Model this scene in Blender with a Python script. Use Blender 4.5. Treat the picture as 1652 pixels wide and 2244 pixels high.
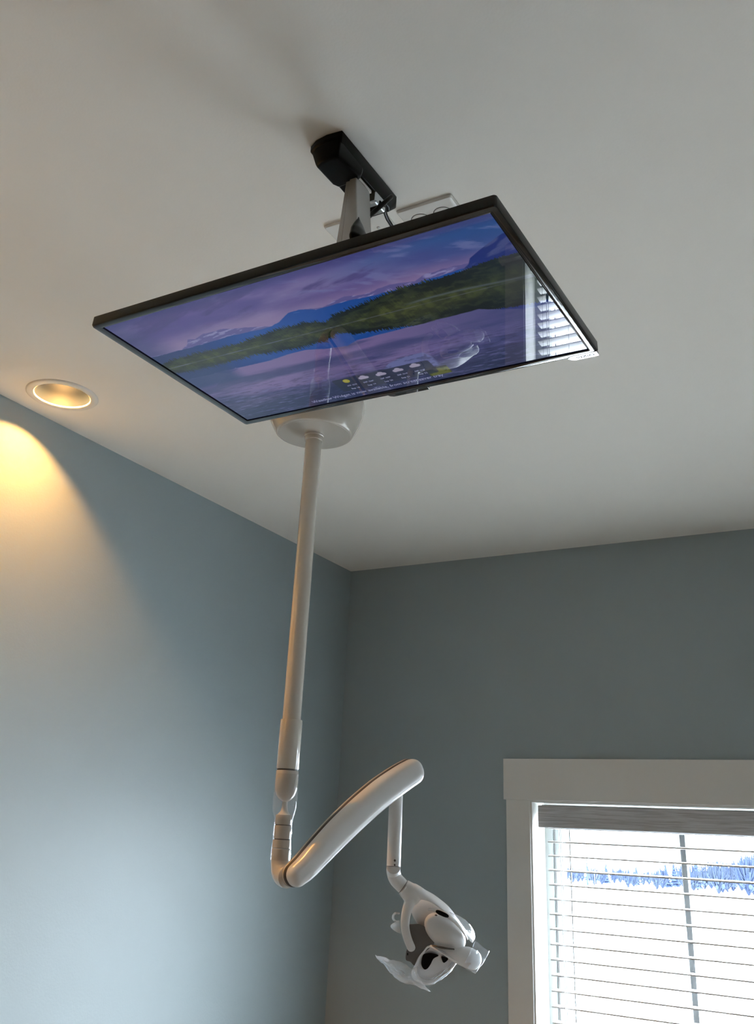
import bpy, bmesh, math, random
import numpy as np
from mathutils import Vector, Matrix, noise
random.seed(7)
C = bpy.context.scene.collection
for o in list(bpy.data.objects): bpy.data.objects.remove(o)

# ------------------------------------------------------------------ camera
CAMZ = 1.66
MR = Matrix(((0.86265014, 0.50309285, 0.05227164), (-0.16405338, 0.37605439, -0.9119592), (-0.47845713, 0.7781264, 0.40693745)))
FOC, PPX, PPY = 2042.44, 790.29, 942.79
cd = bpy.data.cameras.new('camera'); cam = bpy.data.objects.new('camera', cd); C.objects.link(cam)
cd.sensor_fit = 'HORIZONTAL'; cd.sensor_width = 36.0; cd.lens = FOC / 1652 * 36
cd.shift_x = (826 - PPX) / 1652; cd.shift_y = (PPY - 1122) / 1652
cd.clip_start = 0.02; cd.clip_end = 2000
r_, d_, f_ = MR[0], -Vector(MR[1]), -Vector(MR[2])
cam.matrix_world = Matrix(((r_[0], d_[0], f_[0], 0), (r_[1], d_[1], f_[1], 0), (r_[2], d_[2], f_[2], CAMZ), (0, 0, 0, 1)))
bpy.context.scene.camera = cam

# ------------------------------------------------------------------ light
SKY = 110.0                                     # overcast sky: brightest overhead, a third of that at the horizon
w = bpy.data.worlds.new('sky'); bpy.context.scene.world = w; w.use_nodes = True
bg = w.node_tree.nodes['Background']; bg.inputs[0].default_value = (0.85, 0.93, 1.04, 1); bg.inputs[1].default_value = SKY
_nt = w.node_tree; _tc = _nt.nodes.new('ShaderNodeTexCoord'); _sp = _nt.nodes.new('ShaderNodeSeparateXYZ'); _cl = _nt.nodes.new('ShaderNodeClamp')
_ma = _nt.nodes.new('ShaderNodeMath'); _ma.operation = 'MULTIPLY_ADD'; _ma.inputs[1].default_value = SKY * 2 / 3; _ma.inputs[2].default_value = SKY / 3
_nt.links.new(_tc.outputs['Generated'], _sp.inputs[0]); _nt.links.new(_sp.outputs['Z'], _cl.inputs['Value']); _nt.links.new(_cl.outputs[0], _ma.inputs[0]); _nt.links.new(_ma.outputs[0], bg.inputs[1])
vs = bpy.context.scene.view_settings
vs.view_transform = 'Standard'; vs.look = 'None'; vs.exposure = 0.0; vs.gamma = 1.0; vs.use_curve_mapping = False
bpy.context.scene.cycles.max_bounces = 14; bpy.context.scene.cycles.diffuse_bounces = 8
bpy.context.scene.cycles.transparent_max_bounces = 24
def portal(loc, rot, sx, sy):
    l = bpy.data.lights.new('window_portal', 'AREA'); l.shape = 'RECTANGLE'; l.size = sx; l.size_y = sy
    l.cycles.is_portal = True
    o = bpy.data.objects.new('window_portal', l); C.objects.link(o); o.location = loc; o.rotation_euler = rot
WIN = [('back', -1.264, -0.336, 0.42, 1.838), ('back', 0.10, 0.95, 0.42, 1.838)]  # the second window is unseen, added only to light the room
YB = 3.342                                     # room face of the back wall
for k, x0, x1, z0, z1 in WIN:
    portal(((x0 + x1) / 2, YB + 0.2, (z0 + z1) / 2), (-math.pi / 2, 0, 0), x1 - x0, z1 - z0)
def warm_lamp(x, y, power):                    # the bulb inside a recessed can
    l = bpy.data.lights.new('downlight_bulb', 'SPOT'); l.energy = power; l.color = (1.0, 0.47, 0.115); l.shadow_soft_size = 0.009
    l.spot_size = math.radians(150); l.spot_blend = 1.0
    o = bpy.data.objects.new('downlight_bulb', l); C.objects.link(o); o.location = (x, y, 2.74 + 0.058)
    return o
DL = (-1.904, 1.534)
LAMP_W = 42.0

# ------------------------------------------------------------------ materials
def mat(name, col, rough=0.5, spec=0.5, metal=0.0, coat=0.0, bump=None, var=None, emit=None, es=1.0):
    m = bpy.data.materials.new(name); m.use_nodes = True; nt = m.node_tree; b = nt.nodes['Principled BSDF']
    b.inputs['Base Color'].default_value = (*col, 1); b.inputs['Roughness'].default_value = rough
    b.inputs['Specular IOR Level'].default_value = spec; b.inputs['Metallic'].default_value = metal
    b.inputs['Coat Weight'].default_value = coat; b.inputs['Coat Roughness'].default_value = 0.04
    tc = nt.nodes.new('ShaderNodeTexCoord')
    if var:                                     # (scale, amount) gentle mottling of the colour itself
        n = nt.nodes.new('ShaderNodeTexNoise'); n.inputs['Scale'].default_value = var[0]; n.inputs['Detail'].default_value = 4
        nt.links.new(tc.outputs['Object'], n.inputs['Vector'])
        mx = nt.nodes.new('ShaderNodeMix'); mx.data_type = 'RGBA'
        a = var[1]
        mx.inputs[6].default_value = (*[c * (1 - a) for c in col], 1); mx.inputs[7].default_value = (*[min(1, c * (1 + a)) for c in col], 1)
        nt.links.new(n.outputs['Fac'], mx.inputs[0]); nt.links.new(mx.outputs[2], b.inputs['Base Color'])
    if bump:                                    # (scale, strength, distance)
        n = nt.nodes.new('ShaderNodeTexNoise'); n.inputs['Scale'].default_value = bump[0]; n.inputs['Detail'].default_value = 3
        nt.links.new(tc.outputs['Object'], n.inputs['Vector'])
        bp = nt.nodes.new('ShaderNodeBump'); bp.inputs['Strength'].default_value = bump[1]; bp.inputs['Distance'].default_value = bump[2]
        nt.links.new(n.outputs['Fac'], bp.inputs['Height']); nt.links.new(bp.outputs['Normal'], b.inputs['Normal'])
    if emit:
        b.inputs['Emission Color'].default_value = (*emit, 1); b.inputs['Emission Strength'].default_value = es
    return m
M = {}
M['wall'] = mat('wall_paint', (0.318, 0.378, 0.396), 0.42, 0.35, bump=(170, 0.25, 0.001), var=(0.8, 0.02))
M['ceiling'] = mat('ceiling_paint', (0.87, 0.84, 0.785), 0.75, 0.25, bump=(220, 0.25, 0.0008), var=(0.9, 0.01))
M['floor'] = mat('floor_vinyl', (0.31, 0.315, 0.305), 0.4, 0.4, var=(3, 0.1))
M['trim'] = mat('trim_paint', (0.72, 0.71, 0.68), 0.35, 0.5, var=(3, 0.01))
M['vinyl'] = mat('window_vinyl', (0.34, 0.36, 0.35), 0.35, 0.5)
M['screenbar'] = mat('grey_bar', (0.013, 0.014, 0.0145), 0.5)
M['slat'] = mat('blind_slat', (0.87, 0.87, 0.865), 0.45, 0.4)
M['cord'] = mat('blind_cord', (0.75, 0.75, 0.74), 0.8)
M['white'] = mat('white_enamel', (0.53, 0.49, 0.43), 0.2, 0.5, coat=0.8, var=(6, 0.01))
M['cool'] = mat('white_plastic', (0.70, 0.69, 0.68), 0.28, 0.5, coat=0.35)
M['bright'] = mat('bright_white_plastic', (0.86, 0.87, 0.89), 0.3, 0.5, coat=0.3)  # white plastic lightened to carry window light on the dish and lobe
M['seam'] = mat('dark_seam', (0.05, 0.04, 0.035), 0.6)
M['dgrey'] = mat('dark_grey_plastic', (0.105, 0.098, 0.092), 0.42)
M['black'] = mat('black_plastic', (0.003, 0.003, 0.003), 0.3, 0.07)
M['gloss'] = mat('black_gloss', (0.004, 0.004, 0.005), 0.03, 0.6, coat=0.45)
M['tvside'] = mat('tv_side_black', (0.010, 0.009, 0.008), 0.34, 0.28, bump=(400, 0.15, 0.0003))
M['silver'] = mat('silver_arm', (0.42, 0.41, 0.39), 0.38, 0.5, metal=0.35, var=(5, 0.03))
M['steel'] = mat('bright_steel', (0.55, 0.58, 0.6), 0.25, 0.5, metal=0.9)
M['plate'] = mat('plate_plastic', (0.80, 0.79, 0.76), 0.22, 0.5, coat=0.4)
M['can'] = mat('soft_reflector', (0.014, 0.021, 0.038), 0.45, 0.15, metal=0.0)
M['canrim'] = mat('trim_ring', (0.80, 0.77, 0.72), 0.4)
M['snow'] = mat('snow', (0.90, 0.91, 0.93), 0.8, 0.2)
M['logo'] = mat('logo_grey', (0.10, 0.10, 0.11), 0.6, 0.1)
def grain():
    m = mat('valance_wood', (0.52, 0.52, 0.53), 0.5, 0.4); nt = m.node_tree; b = nt.nodes['Principled BSDF']
    tc = nt.nodes.new('ShaderNodeTexCoord'); mp = nt.nodes.new('ShaderNodeMapping'); mp.inputs['Scale'].default_value = (6, 40, 150)
    n = nt.nodes.new('ShaderNodeTexNoise'); n.inputs['Scale'].default_value = 1.6; n.inputs['Detail'].default_value = 6; n.inputs['Distortion'].default_value = .6
    nt.links.new(tc.outputs['Object'], mp.inputs[0]); nt.links.new(mp.outputs[0], n.inputs['Vector'])
    rp = nt.nodes.new('ShaderNodeValToRGB'); rp.color_ramp.elements[0].position = .35; rp.color_ramp.elements[1].position = .6
    rp.color_ramp.elements[0].color = (.40, .39, .39, 1); rp.color_ramp.elements[1].color = (.58, .58, .59, 1)
    nt.links.new(n.outputs['Fac'], rp.inputs[0]); nt.links.new(rp.outputs[0], b.inputs['Base Color'])
    return m
M['valance'] = grain()
def film(name, alpha, tint=(.9, .93, .96)):
    m = bpy.data.materials.new(name); m.use_nodes = True; nt = m.node_tree; nt.nodes.clear()
    out = nt.nodes.new('ShaderNodeOutputMaterial'); tr = nt.nodes.new('ShaderNodeBsdfTransparent'); gl = nt.nodes.new('ShaderNodeBsdfGlossy')
    df = nt.nodes.new('ShaderNodeBsdfTranslucent'); d2 = nt.nodes.new('ShaderNodeBsdfDiffuse')
    gl.inputs['Roughness'].default_value = .07; gl.inputs['Color'].default_value = (.95, .97, 1, 1)
    df.inputs['Color'].default_value = (*tint, 1); d2.inputs['Color'].default_value = (*tint, 1); tr.inputs['Color'].default_value = (.97, .975, .98, 1)
    a0 = nt.nodes.new('ShaderNodeMixShader'); a0.inputs[0].default_value = .5
    nt.links.new(df.outputs[0], a0.inputs[1]); nt.links.new(d2.outputs[0], a0.inputs[2])
    a = nt.nodes.new('ShaderNodeMixShader'); a.inputs[0].default_value = alpha
    nt.links.new(tr.outputs[0], a.inputs[1]); nt.links.new(a0.outputs[0], a.inputs[2])
    fr = nt.nodes.new('ShaderNodeLayerWeight'); fr.inputs['Blend'].default_value = .5
    pw = nt.nodes.new('ShaderNodeMath'); pw.operation = 'POWER'; pw.inputs[1].default_value = 4.0; nt.links.new(fr.outputs['Facing'], pw.inputs[0])
    ma = nt.nodes.new('ShaderNodeMath'); ma.operation = 'MULTIPLY_ADD'; ma.inputs[1].default_value = .75; ma.inputs[2].default_value = .035; nt.links.new(pw.outputs[0], ma.inputs[0])
    b = nt.nodes.new('ShaderNodeMixShader'); nt.links.new(ma.outputs[0], b.inputs[0])
    nt.links.new(a.outputs[0], b.inputs[1]); nt.links.new(gl.outputs[0], b.inputs[2]); nt.links.new(b.outputs[0], out.inputs[0])
    n = nt.nodes.new('ShaderNodeTexNoise'); n.inputs['Scale'].default_value = 60; n.inputs['Detail'].default_value = 2
    tc = nt.nodes.new('ShaderNodeTexCoord'); nt.links.new(tc.outputs['Object'], n.inputs['Vector'])
    bp = nt.nodes.new('ShaderNodeBump'); bp.inputs['Strength'].default_value = .5; bp.inputs['Distance'].default_value = .003
    nt.links.new(n.outputs['Fac'], bp.inputs['Height']); nt.links.new(bp.outputs[0], gl.inputs['Normal'])
    return m
M['film'] = film('clear_film', .10); M['haze'] = film('creased_film', .26)
def glass():
    m = bpy.data.materials.new('window_glass'); m.use_nodes = True; nt = m.node_tree; nt.nodes.clear()
    out = nt.nodes.new('ShaderNodeOutputMaterial'); tr = nt.nodes.new('ShaderNodeBsdfTransparent'); gl = nt.nodes.new('ShaderNodeBsdfGlossy')
    gl.inputs['Roughness'].default_value = .01; tr.inputs['Color'].default_value = (.96, .98, .97, 1)
    fr = nt.nodes.new('ShaderNodeLayerWeight'); fr.inputs['Blend'].default_value = .5
    pw = nt.nodes.new('ShaderNodeMath'); pw.operation = 'POWER'; pw.inputs[1].default_value = 5.0; nt.links.new(fr.outputs['Facing'], pw.inputs[0])
    ma = nt.nodes.new('ShaderNodeMath'); ma.operation = 'MULTIPLY_ADD'; ma.inputs[1].default_value = .9; ma.inputs[2].default_value = .04; nt.links.new(pw.outputs[0], ma.inputs[0])
    b = nt.nodes.new('ShaderNodeMixShader'); nt.links.new(ma.outputs[0], b.inputs[0]); nt.links.new(tr.outputs[0], b.inputs[1]); nt.links.new(gl.outputs[0], b.inputs[2]); nt.links.new(b.outputs[0], out.inputs[0])
    return m
M['glass'] = glass()
for i, c in enumerate([(.0060, .0105, .025), (.0085, .0130, .027), (.0105, .0150, .027)]):
    M['tree%d' % i] = mat('hazy_foliage', c, .9, .1, var=(2, .25))  # blue distance haze mixed into the foliage colours

# ------------------------------------------------------------------ helpers
def obj(name, bm, m, parent=None, smooth=False, mods=None):
    me = bpy.data.meshes.new(name)
    bmesh.ops.recalc_face_normals(bm, faces=bm.faces[:]); bm.to_mesh(me); bm.free()
    if smooth:
        for p in me.polygons: p.use_smooth = True
    me.materials.append(m); o = bpy.data.objects.new(name, me); C.objects.link(o)
    if parent: o.parent = parent
    return o
def sharp(o, ang=40):
    for p in o.data.polygons: p.use_smooth = True
    o.data.set_sharp_from_angle(angle=math.radians(ang))
    return o
def bevel(o, wd, seg=3):
    b = o.modifiers.new('bevel', 'BEVEL'); b.width = wd; b.segments = seg; b.limit_method = 'ANGLE'; b.angle_limit = math.radians(35)
    for p in o.data.polygons: p.use_smooth = True
    b.harden_normals = True
    return o
def thing(name, label, cat, loc=(0, 0, 0), group=None):
    o = bpy.data.objects.new(name, None); C.objects.link(o); o.location = loc; o.empty_display_size = .05
    o['label'] = label; o['category'] = cat
    if group: o['group'] = group
    return o
def tag(o, label, cat, group=None):
    o['label'] = label; o['category'] = cat
    if group: o['group'] = group
    return o
def struct(o): o['kind'] = 'structure'; return o
def box(bm, x0, x1, y0, y1, z0, z1):
    vs_ = [bm.verts.new(p) for p in ((x0, y0, z0), (x1, y0, z0), (x1, y1, z0), (x0, y1, z0), (x0, y0, z1), (x1, y0, z1), (x1, y1, z1), (x0, y1, z1))]
    for f in ((0, 3, 2, 1), (4, 5, 6, 7), (0, 1, 5, 4), (1, 2, 6, 5), (2, 3, 7, 6), (3, 0, 4, 7)): bm.faces.new([vs_[i] for i in f])
    return vs_
def boxbm(*a): bm = bmesh.new(); box(bm, *a); return bm
def lathe(bm, prof, c=(0, 0, 0), n=64, cap0=False, cap1=False):
    rings = []
    for r, z in prof:
        rings.append([bm.verts.new((c[0] + r * math.cos(2 * math.pi * i / n), c[1] + r * math.sin(2 * math.pi * i / n), c[2] + z)) for i in range(n)])
    for a, b in zip(rings, rings[1:]):
        for i in range(n): bm.faces.new((a[i], a[(i + 1) % n], b[(i + 1) % n], b[i]))
    if cap0: bm.faces.new(rings[0])
    if cap1: bm.faces.new(rings[-1])
    return bm
def crom(P, per=8):
    P = [Vector(p) for p in P]; out = []
    Q = [P[0] * 2 - P[1]] + P + [P[-1] * 2 - P[-2]]
    for i in range(1, len(Q) - 2):
        a, b, c, d = Q[i - 1:i + 3]
        for k in range(per):
            t = k / per
            out.append(.5 * ((2 * b) + (c - a) * t + (2 * a - 5 * b + 4 * c - d) * t * t + (-a + 3 * b - 3 * c + d) * t ** 3))
    out.append(P[-1]); return out
def sweep(bm, pts, ru, rv, side, n=32, per=8, ex=2.0, cap0='flat', cap1='flat', capl=(1, 1)):
    """tube along pts; ru = half width in the plane of the path, rv = half width along side; 'round' caps close like a dome."""
    ext = [Vector((*p, u, v)) if False else (Vector(p), u, v) for p, u, v in zip(pts, ru, rv)]
    P = crom([e[0] for e in ext], per)
    k = [i / per for i in range(len(P))]
    U = [np.interp(t, range(len(ru)), ru) for t in k]; V = [np.interp(t, range(len(rv)), rv) for t in k]
    rings = []
    def ring(p, T, u, v):
        s = Vector(side); s = (s - T * s.dot(T)).normalized(); q = T.cross(s).normalized(); r = []
        for i in range(n):
            a = 2 * math.pi * i / n; ca, sa = math.cos(a), math.sin(a)
            cx = math.copysign(abs(ca) ** (2 / ex), ca); sx = math.copysign(abs(sa) ** (2 / ex), sa)
            r.append(bm.verts.new(p + q * (u * cx) + s * (v * sx)))
        rings.append(r)
    Tn = [(P[min(i + 1, len(P) - 1)] - P[max(i - 1, 0)]).normalized() for i in range(len(P))]
    if cap0 == 'round':
        for j in range(8, 0, -1):
            a = j / 8 * math.pi / 2 * .985
            ring(P[0] - Tn[0] * U[0] * math.sin(a) * capl[0], Tn[0], U[0] * math.cos(a), V[0] * math.cos(a))
    for p, T, u, v in zip(P, Tn, U, V): ring(p, T, u, v)
    if cap1 == 'round':
        for j in range(1, 9):
            a = j / 8 * math.pi / 2 * .985
            ring(P[-1] + Tn[-1] * U[-1] * math.sin(a) * capl[1], Tn[-1], U[-1] * math.cos(a), V[-1] * math.cos(a))
    for a, b in zip(rings, rings[1:]):
        for i in range(n): bm.faces.new((a[i], a[(i + 1) % n], b[(i + 1) % n], b[i]))
    if cap0: bm.faces.new(rings[0])
    if cap1: bm.faces.new(rings[-1])
    return bm
def ellipsoid(bm, c, ax, R, n=32, m=20, ex=2.0):
    """ax: three orthogonal unit vectors, R: three radii"""
    c = Vector(c); rings = []
    for j in range(m + 1):
        ph = -math.pi / 2 + math.pi * j / m; cp, sp = math.cos(ph), math.sin(ph)
        cp = max(cp, 1e-3) ** (2 / ex); sp = math.copysign(abs(sp) ** (2 / ex), sp)
        r = []
        for i in range(n):
            a = 2 * math.pi * i / n; ca, sa = math.cos(a), math.sin(a)
            ca = math.copysign(abs(ca) ** (2 / ex), ca); sa = math.copysign(abs(sa) ** (2 / ex), sa)
            r.append(bm.verts.new(c + ax[0] * (R[0] * cp * ca) + ax[1] * (R[1] * cp * sa) + ax[2] * (R[2] * sp)))
        rings.append(r)
    for a, b in zip(rings, rings[1:]):
        for i in range(n): bm.faces.new((a[i], a[(i + 1) % n], b[(i + 1) % n], b[i]))
    bm.faces.new(rings[0]); bm.faces.new(rings[-1])
    return bm
def ray(px, py): return Vector((px - PPX, py - PPY, FOC)) @ MR     # = MR^T * v
FWD, RGT, DWN = Vector(MR[2]), Vector(MR[0]), Vector(MR[1])
def at(px, py, d): return ray(px, py) * (d / FOC) + Vector((0, 0, CAMZ))   # a point seen at (px,py), d metres deep in the room
def on_plane(px, py, A, nrm):
    r = ray(px, py); A = Vector(A) - Vector((0, 0, CAMZ)); n = Vector(nrm)
    return r * (A.dot(n) / r.dot(n)) + Vector((0, 0, CAMZ))

# ------------------------------------------------------------------ room shell
XL, XR, YF, ZC = -2.063, 2.35, -2.6, 2.74
def wall_with_holes(name, holes):
    bm = bmesh.new(); xs = sorted([XL - .15, XR + .15] + [h[0] for h in holes] + [h[1] for h in holes])
    for a, b in zip(xs, xs[1:]):
        hh = [h for h in holes if abs(h[0] - a) < 1e-6]
        if hh: h = hh[0]; box(bm, a, b, YB, YB + .19, -.02, h[2]); box(bm, a, b, YB, YB + .19, h[3], ZC + .1)
        else: box(bm, a, b, YB, YB + .19, -.02, ZC + .1)
    return struct(obj(name, bm, M['wall']))
wall_with_holes('wall_back', [(x0 - .012, x1 + .012, z0 - .012, z1 + .012) for k, x0, x1, z0, z1 in WIN])
struct(obj('wall_left', boxbm(XL - .15, XL, YF - .15, YB, -.02, ZC + .1), M['wall']))
M['tan'] = mat('tan_wall_paint', (0.10, 0.055, 0.025), 0.5, 0.3, bump=(170, 0.25, 0.001))
struct(obj('wall_right', boxbm(XR, XR + .15, YF - .15, YB, -.02, ZC + .1), M['wall']))
struct(obj('wall_front', boxbm(XL, XR, YF - .15, YF, -.02, ZC + .1), M['tan']))
struct(obj('floor', boxbm(XL - .15, XR + .15, YF - .15, YB + .19, -.12, -.02), M['floor']))
# ceiling with round openings for the recessed cans
CANS = [DL, (-1.904, 0.36), (1.75, 0.6), (1.75, -1.2), (-0.2, -1.6)]  # cans after the first are out of view, added for their light
RIM_I, RIM_O = .0745, .0965
bm = bmesh.new(); ed = []
def loop(pts):
    v = [bm.verts.new(p) for p in pts]
    for i in range(len(v)): ed.append(bm.edges.new((v[i], v[(i + 1) % len(v)])))
loop([(XL - .1, YF - .1, ZC), (XR + .1, YF - .1, ZC), (XR + .1, YB + .1, ZC), (XL - .1, YB + .1, ZC)])
for cx, cy in CANS: loop([(cx + (RIM_I + .004) * math.cos(a * math.pi / 32), cy + (RIM_I + .004) * math.sin(a * math.pi / 32), ZC) for a in range(64)])
bmesh.ops.triangle_fill(bm, use_beauty=True, use_dissolve=False, edges=ed)
ceil = struct(obj('ceiling', bm, M['ceiling']))

# windows, casing
def make_window(n, x0, x1, z0, z1):
    r = bpy.data.objects.new('window_%d' % n, None); C.objects.link(r); r.location = ((x0 + x1) / 2, YB, z0); struct(r)
    inv = Matrix.Translation(-Vector(r.location))
    def part(name, bm, m, bev=0):
        bm.transform(inv); o = obj(name, bm, m, r)
        if bev: bevel(o, bev, 2)
        return o
    part('head_casing', boxbm(x0 - .097, x1 + .097, YB - .020, YB, z1, z1 + .137), M['trim'], .0015)
    part('side_casing', boxbm(x0 - .088, x0, YB - .018, YB, z0 - .02, z1), M['trim'], .0015)
    part('side_casing', boxbm(x1, x1 + .088, YB - .018, YB, z0 - .02, z1), M['trim'], .0015)
    part('window_stool', boxbm(x0 - .11, x1 + .11, YB - .045, YB + .1, z0 - .045, z0 - .02), M['trim'], .004)
    part('apron', boxbm(x0 - .088, x1 + .088, YB - .016, YB, z0 - .13, z0 - .045), M['trim'], .0015)
    bm = bmesh.new(); yj = YB + .19
    g = .006
    box(bm, x0 - .012 + .0005, x0 + g, YB - .012, yj, z0 - .012, z1 + .011); box(bm, x1 - g, x1 + .0115, YB - .012, yj, z0 - .012, z1 + .011)
    box(bm, x0 + g, x1 - g, YB - .012, yj, z1 - g, z1 + .011); box(bm, x0 + g, x1 - g, YB + .05, yj, z0 - .012, z0 + g)
    part('jamb_lining', bm, M['trim'])
    # vinyl frame with stepped profile
    bm = bmesh.new(); a0, a1, b0, b1 = x0 + g, x1 - g, z0 + g, z1 - g
    for (w0, w1, ya, yb) in ((0, .026, .112, .185), (.026, .034, .140, .185), (.034, .047, .122, .180), (.047, .056, .135, .17)):
        ya += YB; yb += YB
        box(bm, a0 + w0, a0 + w1, ya, yb, b0 + w0, b1 - w0); box(bm, a1 - w1, a1 - w0, ya, yb, b0 + w0, b1 - w0)
        box(bm, a0 + w1, a1 - w1, ya, yb, b1 - w1, b1 - w0); box(bm, a0 + w1, a1 - w1, ya, yb, b0 + w0, b0 + w1)
    part('window_frame', bm, M['vinyl'])
    xm = (x0 + x1) / 2 + .013
    part('centre_bar', boxbm(xm - .0095, xm + .0095, YB + .135, YB + .158, b0 + .056, b1 - .056), M['screenbar'])
    bm = bmesh.new()
    e = .068
    box(bm, a0 + e, a0 + e + .004, YB + .17, YB + .175, b0 + e, b1 - e); box(bm, a1 - e - .004, a1 - e, YB + .17, YB + .175, b0 + e, b1 - e)
    box(bm, a0 + e, a1 - e, YB + .17, YB + .175, b1 - e - .004, b1 - e); box(bm, a0 + e, a1 - e, YB + .17, YB + .175, b0 + e, b0 + e + .004)
    part('screen_frame', bm, M['screenbar'])
    part('pane', boxbm(a0 + .056, a1 - .056, YB + .146, YB + .150, b0 + .056, b1 - .056), M['glass'])
    return r
for i, (k, x0, x1, z0, z1) in enumerate(WIN): make_window(i + 1, x0, x1, z0, z1)
bm = bmesh.new(); box(bm, XL, XR, YB - .014, YB, -.02, .12); b = struct(obj('baseboard_back', bm, M['trim'])); 
bm = bmesh.new(); box(bm, XL, XL + .014, YF, YB - .014, -.02, .12); struct(obj('baseboard_left', bm, M['trim']))

# blinds
def make_blind(x0, x1, z0, z1, label):
    t = thing('window_blind', label, 'blind', ((x0 + x1) / 2, YB + .045, z1))
    L = Matrix.Translation(-Vector(t.location))
    def part(name, bm, m, bev=0, smooth=False):
        bm.transform(L); o = obj(name, bm, m, t, smooth)
        if bev: bevel(o, bev, 2)
        return o
    xa, xb = x0 + .020, x1 - .020
    v = part('valance', boxbm(xa, xb, YB + .006, YB + .016, z1 - .086, z1 - .0145), M['valance'], .003)
    part('headrail', boxbm(xa + .01, xb - .01, YB + .022, YB + .062, z1 - .055, z1 - .012), M['slat'])
    sl = bmesh.new(); k = 0; z = z1 - .085; yc = YB + .043; zs = []
    while z > z0 + .06:
        zs.append(z)
        n = 8; top = []; bot = []
        for j in range(n + 1):                      # gently crowned cross-section
            u = -1 + 2 * j / n; y = yc + .025 * u; h = .0022 * (1 - u * u) - .0012
            top.append((y, z + h + .0022)); bot.append((y, z + h - .0022))
        prof = top + bot[::-1]
        A = [sl.verts.new((xa + .029, y, zz)) for y, zz in prof]; B = [sl.verts.new((xb - .029, y, zz)) for y, zz in prof]
        for j in range(len(prof)): sl.faces.new((A[j], A[(j + 1) % len(prof)], B[(j + 1) % len(prof)], B[j]))
        sl.faces.new(A); sl.faces.new(B)
        z -= .04447
    part('slats', sl, M['slat'])
    part('bottom_rail', boxbm(xa + .029, xb - .029, yc - .025, yc + .025, z - .006, z + .012), M['slat'], .003)
    for cx in (x0 + .074, x0 + .187, (x0 + x1) / 2 + .03, x1 - .187, x1 - .074):
        bm = bmesh.new()
        for dy in (-.0262, .0262):
            bm2 = [(cx + (.006 if dy > 0 else 0), yc + dy, zz) for zz in (z1 - .05, z)]
            box(bm, bm2[0][0] - .0006, bm2[0][0] + .0006, yc + dy - .0006, yc + dy + .0006, z, z1 - .05)
        for zz in zs: box(bm, cx - .0006, cx + .0006, yc - .026, yc + .026, zz - .0022, zz - .0012)
        part('ladder_cord', bm, M['cord'])
    bm = bmesh.new()
    for dx in (-.004, .004): box(bm, x0 + .10 + dx - .0008, x0 + .10 + dx + .0008, YB + .010 - .004, YB + .010 - .0024, 0.63, z1 - .086)
    part('lift_cord', bm, M['cord'])
    bm = bmesh.new(); lathe(bm, [(.001, .02), (.004, .018), (.006, .0), (.006, -.018), (.001, -.02)], (x0 + .10, YB + .0068, 0.62), 16, True, True)
    part('cord_tassel', bm, M['screenbar'], smooth=True)
    return t
make_blind(*WIN[0][1:], 'white slatted blind with a grey wood-grain valance in the window')

make_blind(*WIN[1][1:], 'white slatted blind in the second back-wall window, beyond the right edge of view')  # blind of the added window, out of view

# ------------------------------------------------------------------ outside
bm = bmesh.new(); box(bm, -420, 420, YB + 1.2, 900, -2.9, -2.6); o = struct(obj('ground', bm, M['snow']))
def conifer(x, y, h, mi, label, seed):
    rnd = random.Random(seed); t = thing('conifer_tree', label, 'tree', (x, y, -2.6), 'trees along the snowy field edge')
    bm = bmesh.new(); n = 14; T = 8
    for k in range(T):
        zb = h * (.06 + .88 * k / T); zt = h * (.06 + .88 * (k + 1.7) / T); rr = h * .27 * (1 - k / T) + .12
        top = bm.verts.new((0, 0, min(zt, h))); ring = []
        for i in range(n):
            a = 2 * math.pi * (i + rnd.random() * .5) / n; q = rr * (.72 + .5 * rnd.random()) * (1 if i % 2 else .8)
            ring.append(bm.verts.new((q * math.cos(a), q * math.sin(a), zb - .12 * rr * rnd.random())))
        for i in range(n): bm.faces.new((ring[i], ring[(i + 1) % n], top))
        bm.faces.new(ring)
    obj('foliage', bm, M['tree%d' % mi], t)
    bm = bmesh.new(); lathe(bm, [(h * .03, 0), (h * .02, h * .4)], n=10, cap0=True); obj('trunk', bm, M['tree0'], t)
def bare(x, y, h, mi, label, seed, wid=.3):
    rnd = random.Random(seed); t = thing('bare_tree', label, 'tree', (x, y, -2.6), 'trees along the snowy field edge')
    bm = bmesh.new()
    for s in range(130):                              # many fine upright twigs fanning out of the crown
        a = rnd.random() * 6.283; r0 = h * .03; r1 = h * wid * math.sqrt(rnd.random()); z0 = h * (.02 + .3 * rnd.random()); z1 = h * (1 - .45 * (r1 / (h * wid)) ** 2) * (.8 + .2 * rnd.random())
        p = [(r0 * math.cos(a), r0 * math.sin(a), z0), (r1 * .7 * math.cos(a), r1 * .7 * math.sin(a), (z0 + z1) / 2), (r1 * math.cos(a), r1 * math.sin(a), z1)]
        sweep(bm, p, [h * .014, h * .012, h * .005], [h * .014, h * .012, h * .005], (1, .3, .1), n=4, per=2)
    for s in range(26):
        a = rnd.random() * 6.283; q = h * wid * .75 * rnd.random(); R = h * .035 * (.6 + rnd.random()); 
        ellipsoid(bm, (q * math.cos(a), q * math.sin(a), h * (.15 + .35 * rnd.random())), (Vector((1, 0, 0)), Vector((0, 1, 0)), Vector((0, 0, 1))), (R, R, R * 1.3), 8, 6)
    obj('branches', bm, M['tree%d' % mi], t)
    bm = bmesh.new(); lathe(bm, [(h * .03, 0), (h * .018, h * .5)], n=8, cap0=True); obj('trunk', bm, M['tree0'], t)
DT = 205.0
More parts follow.
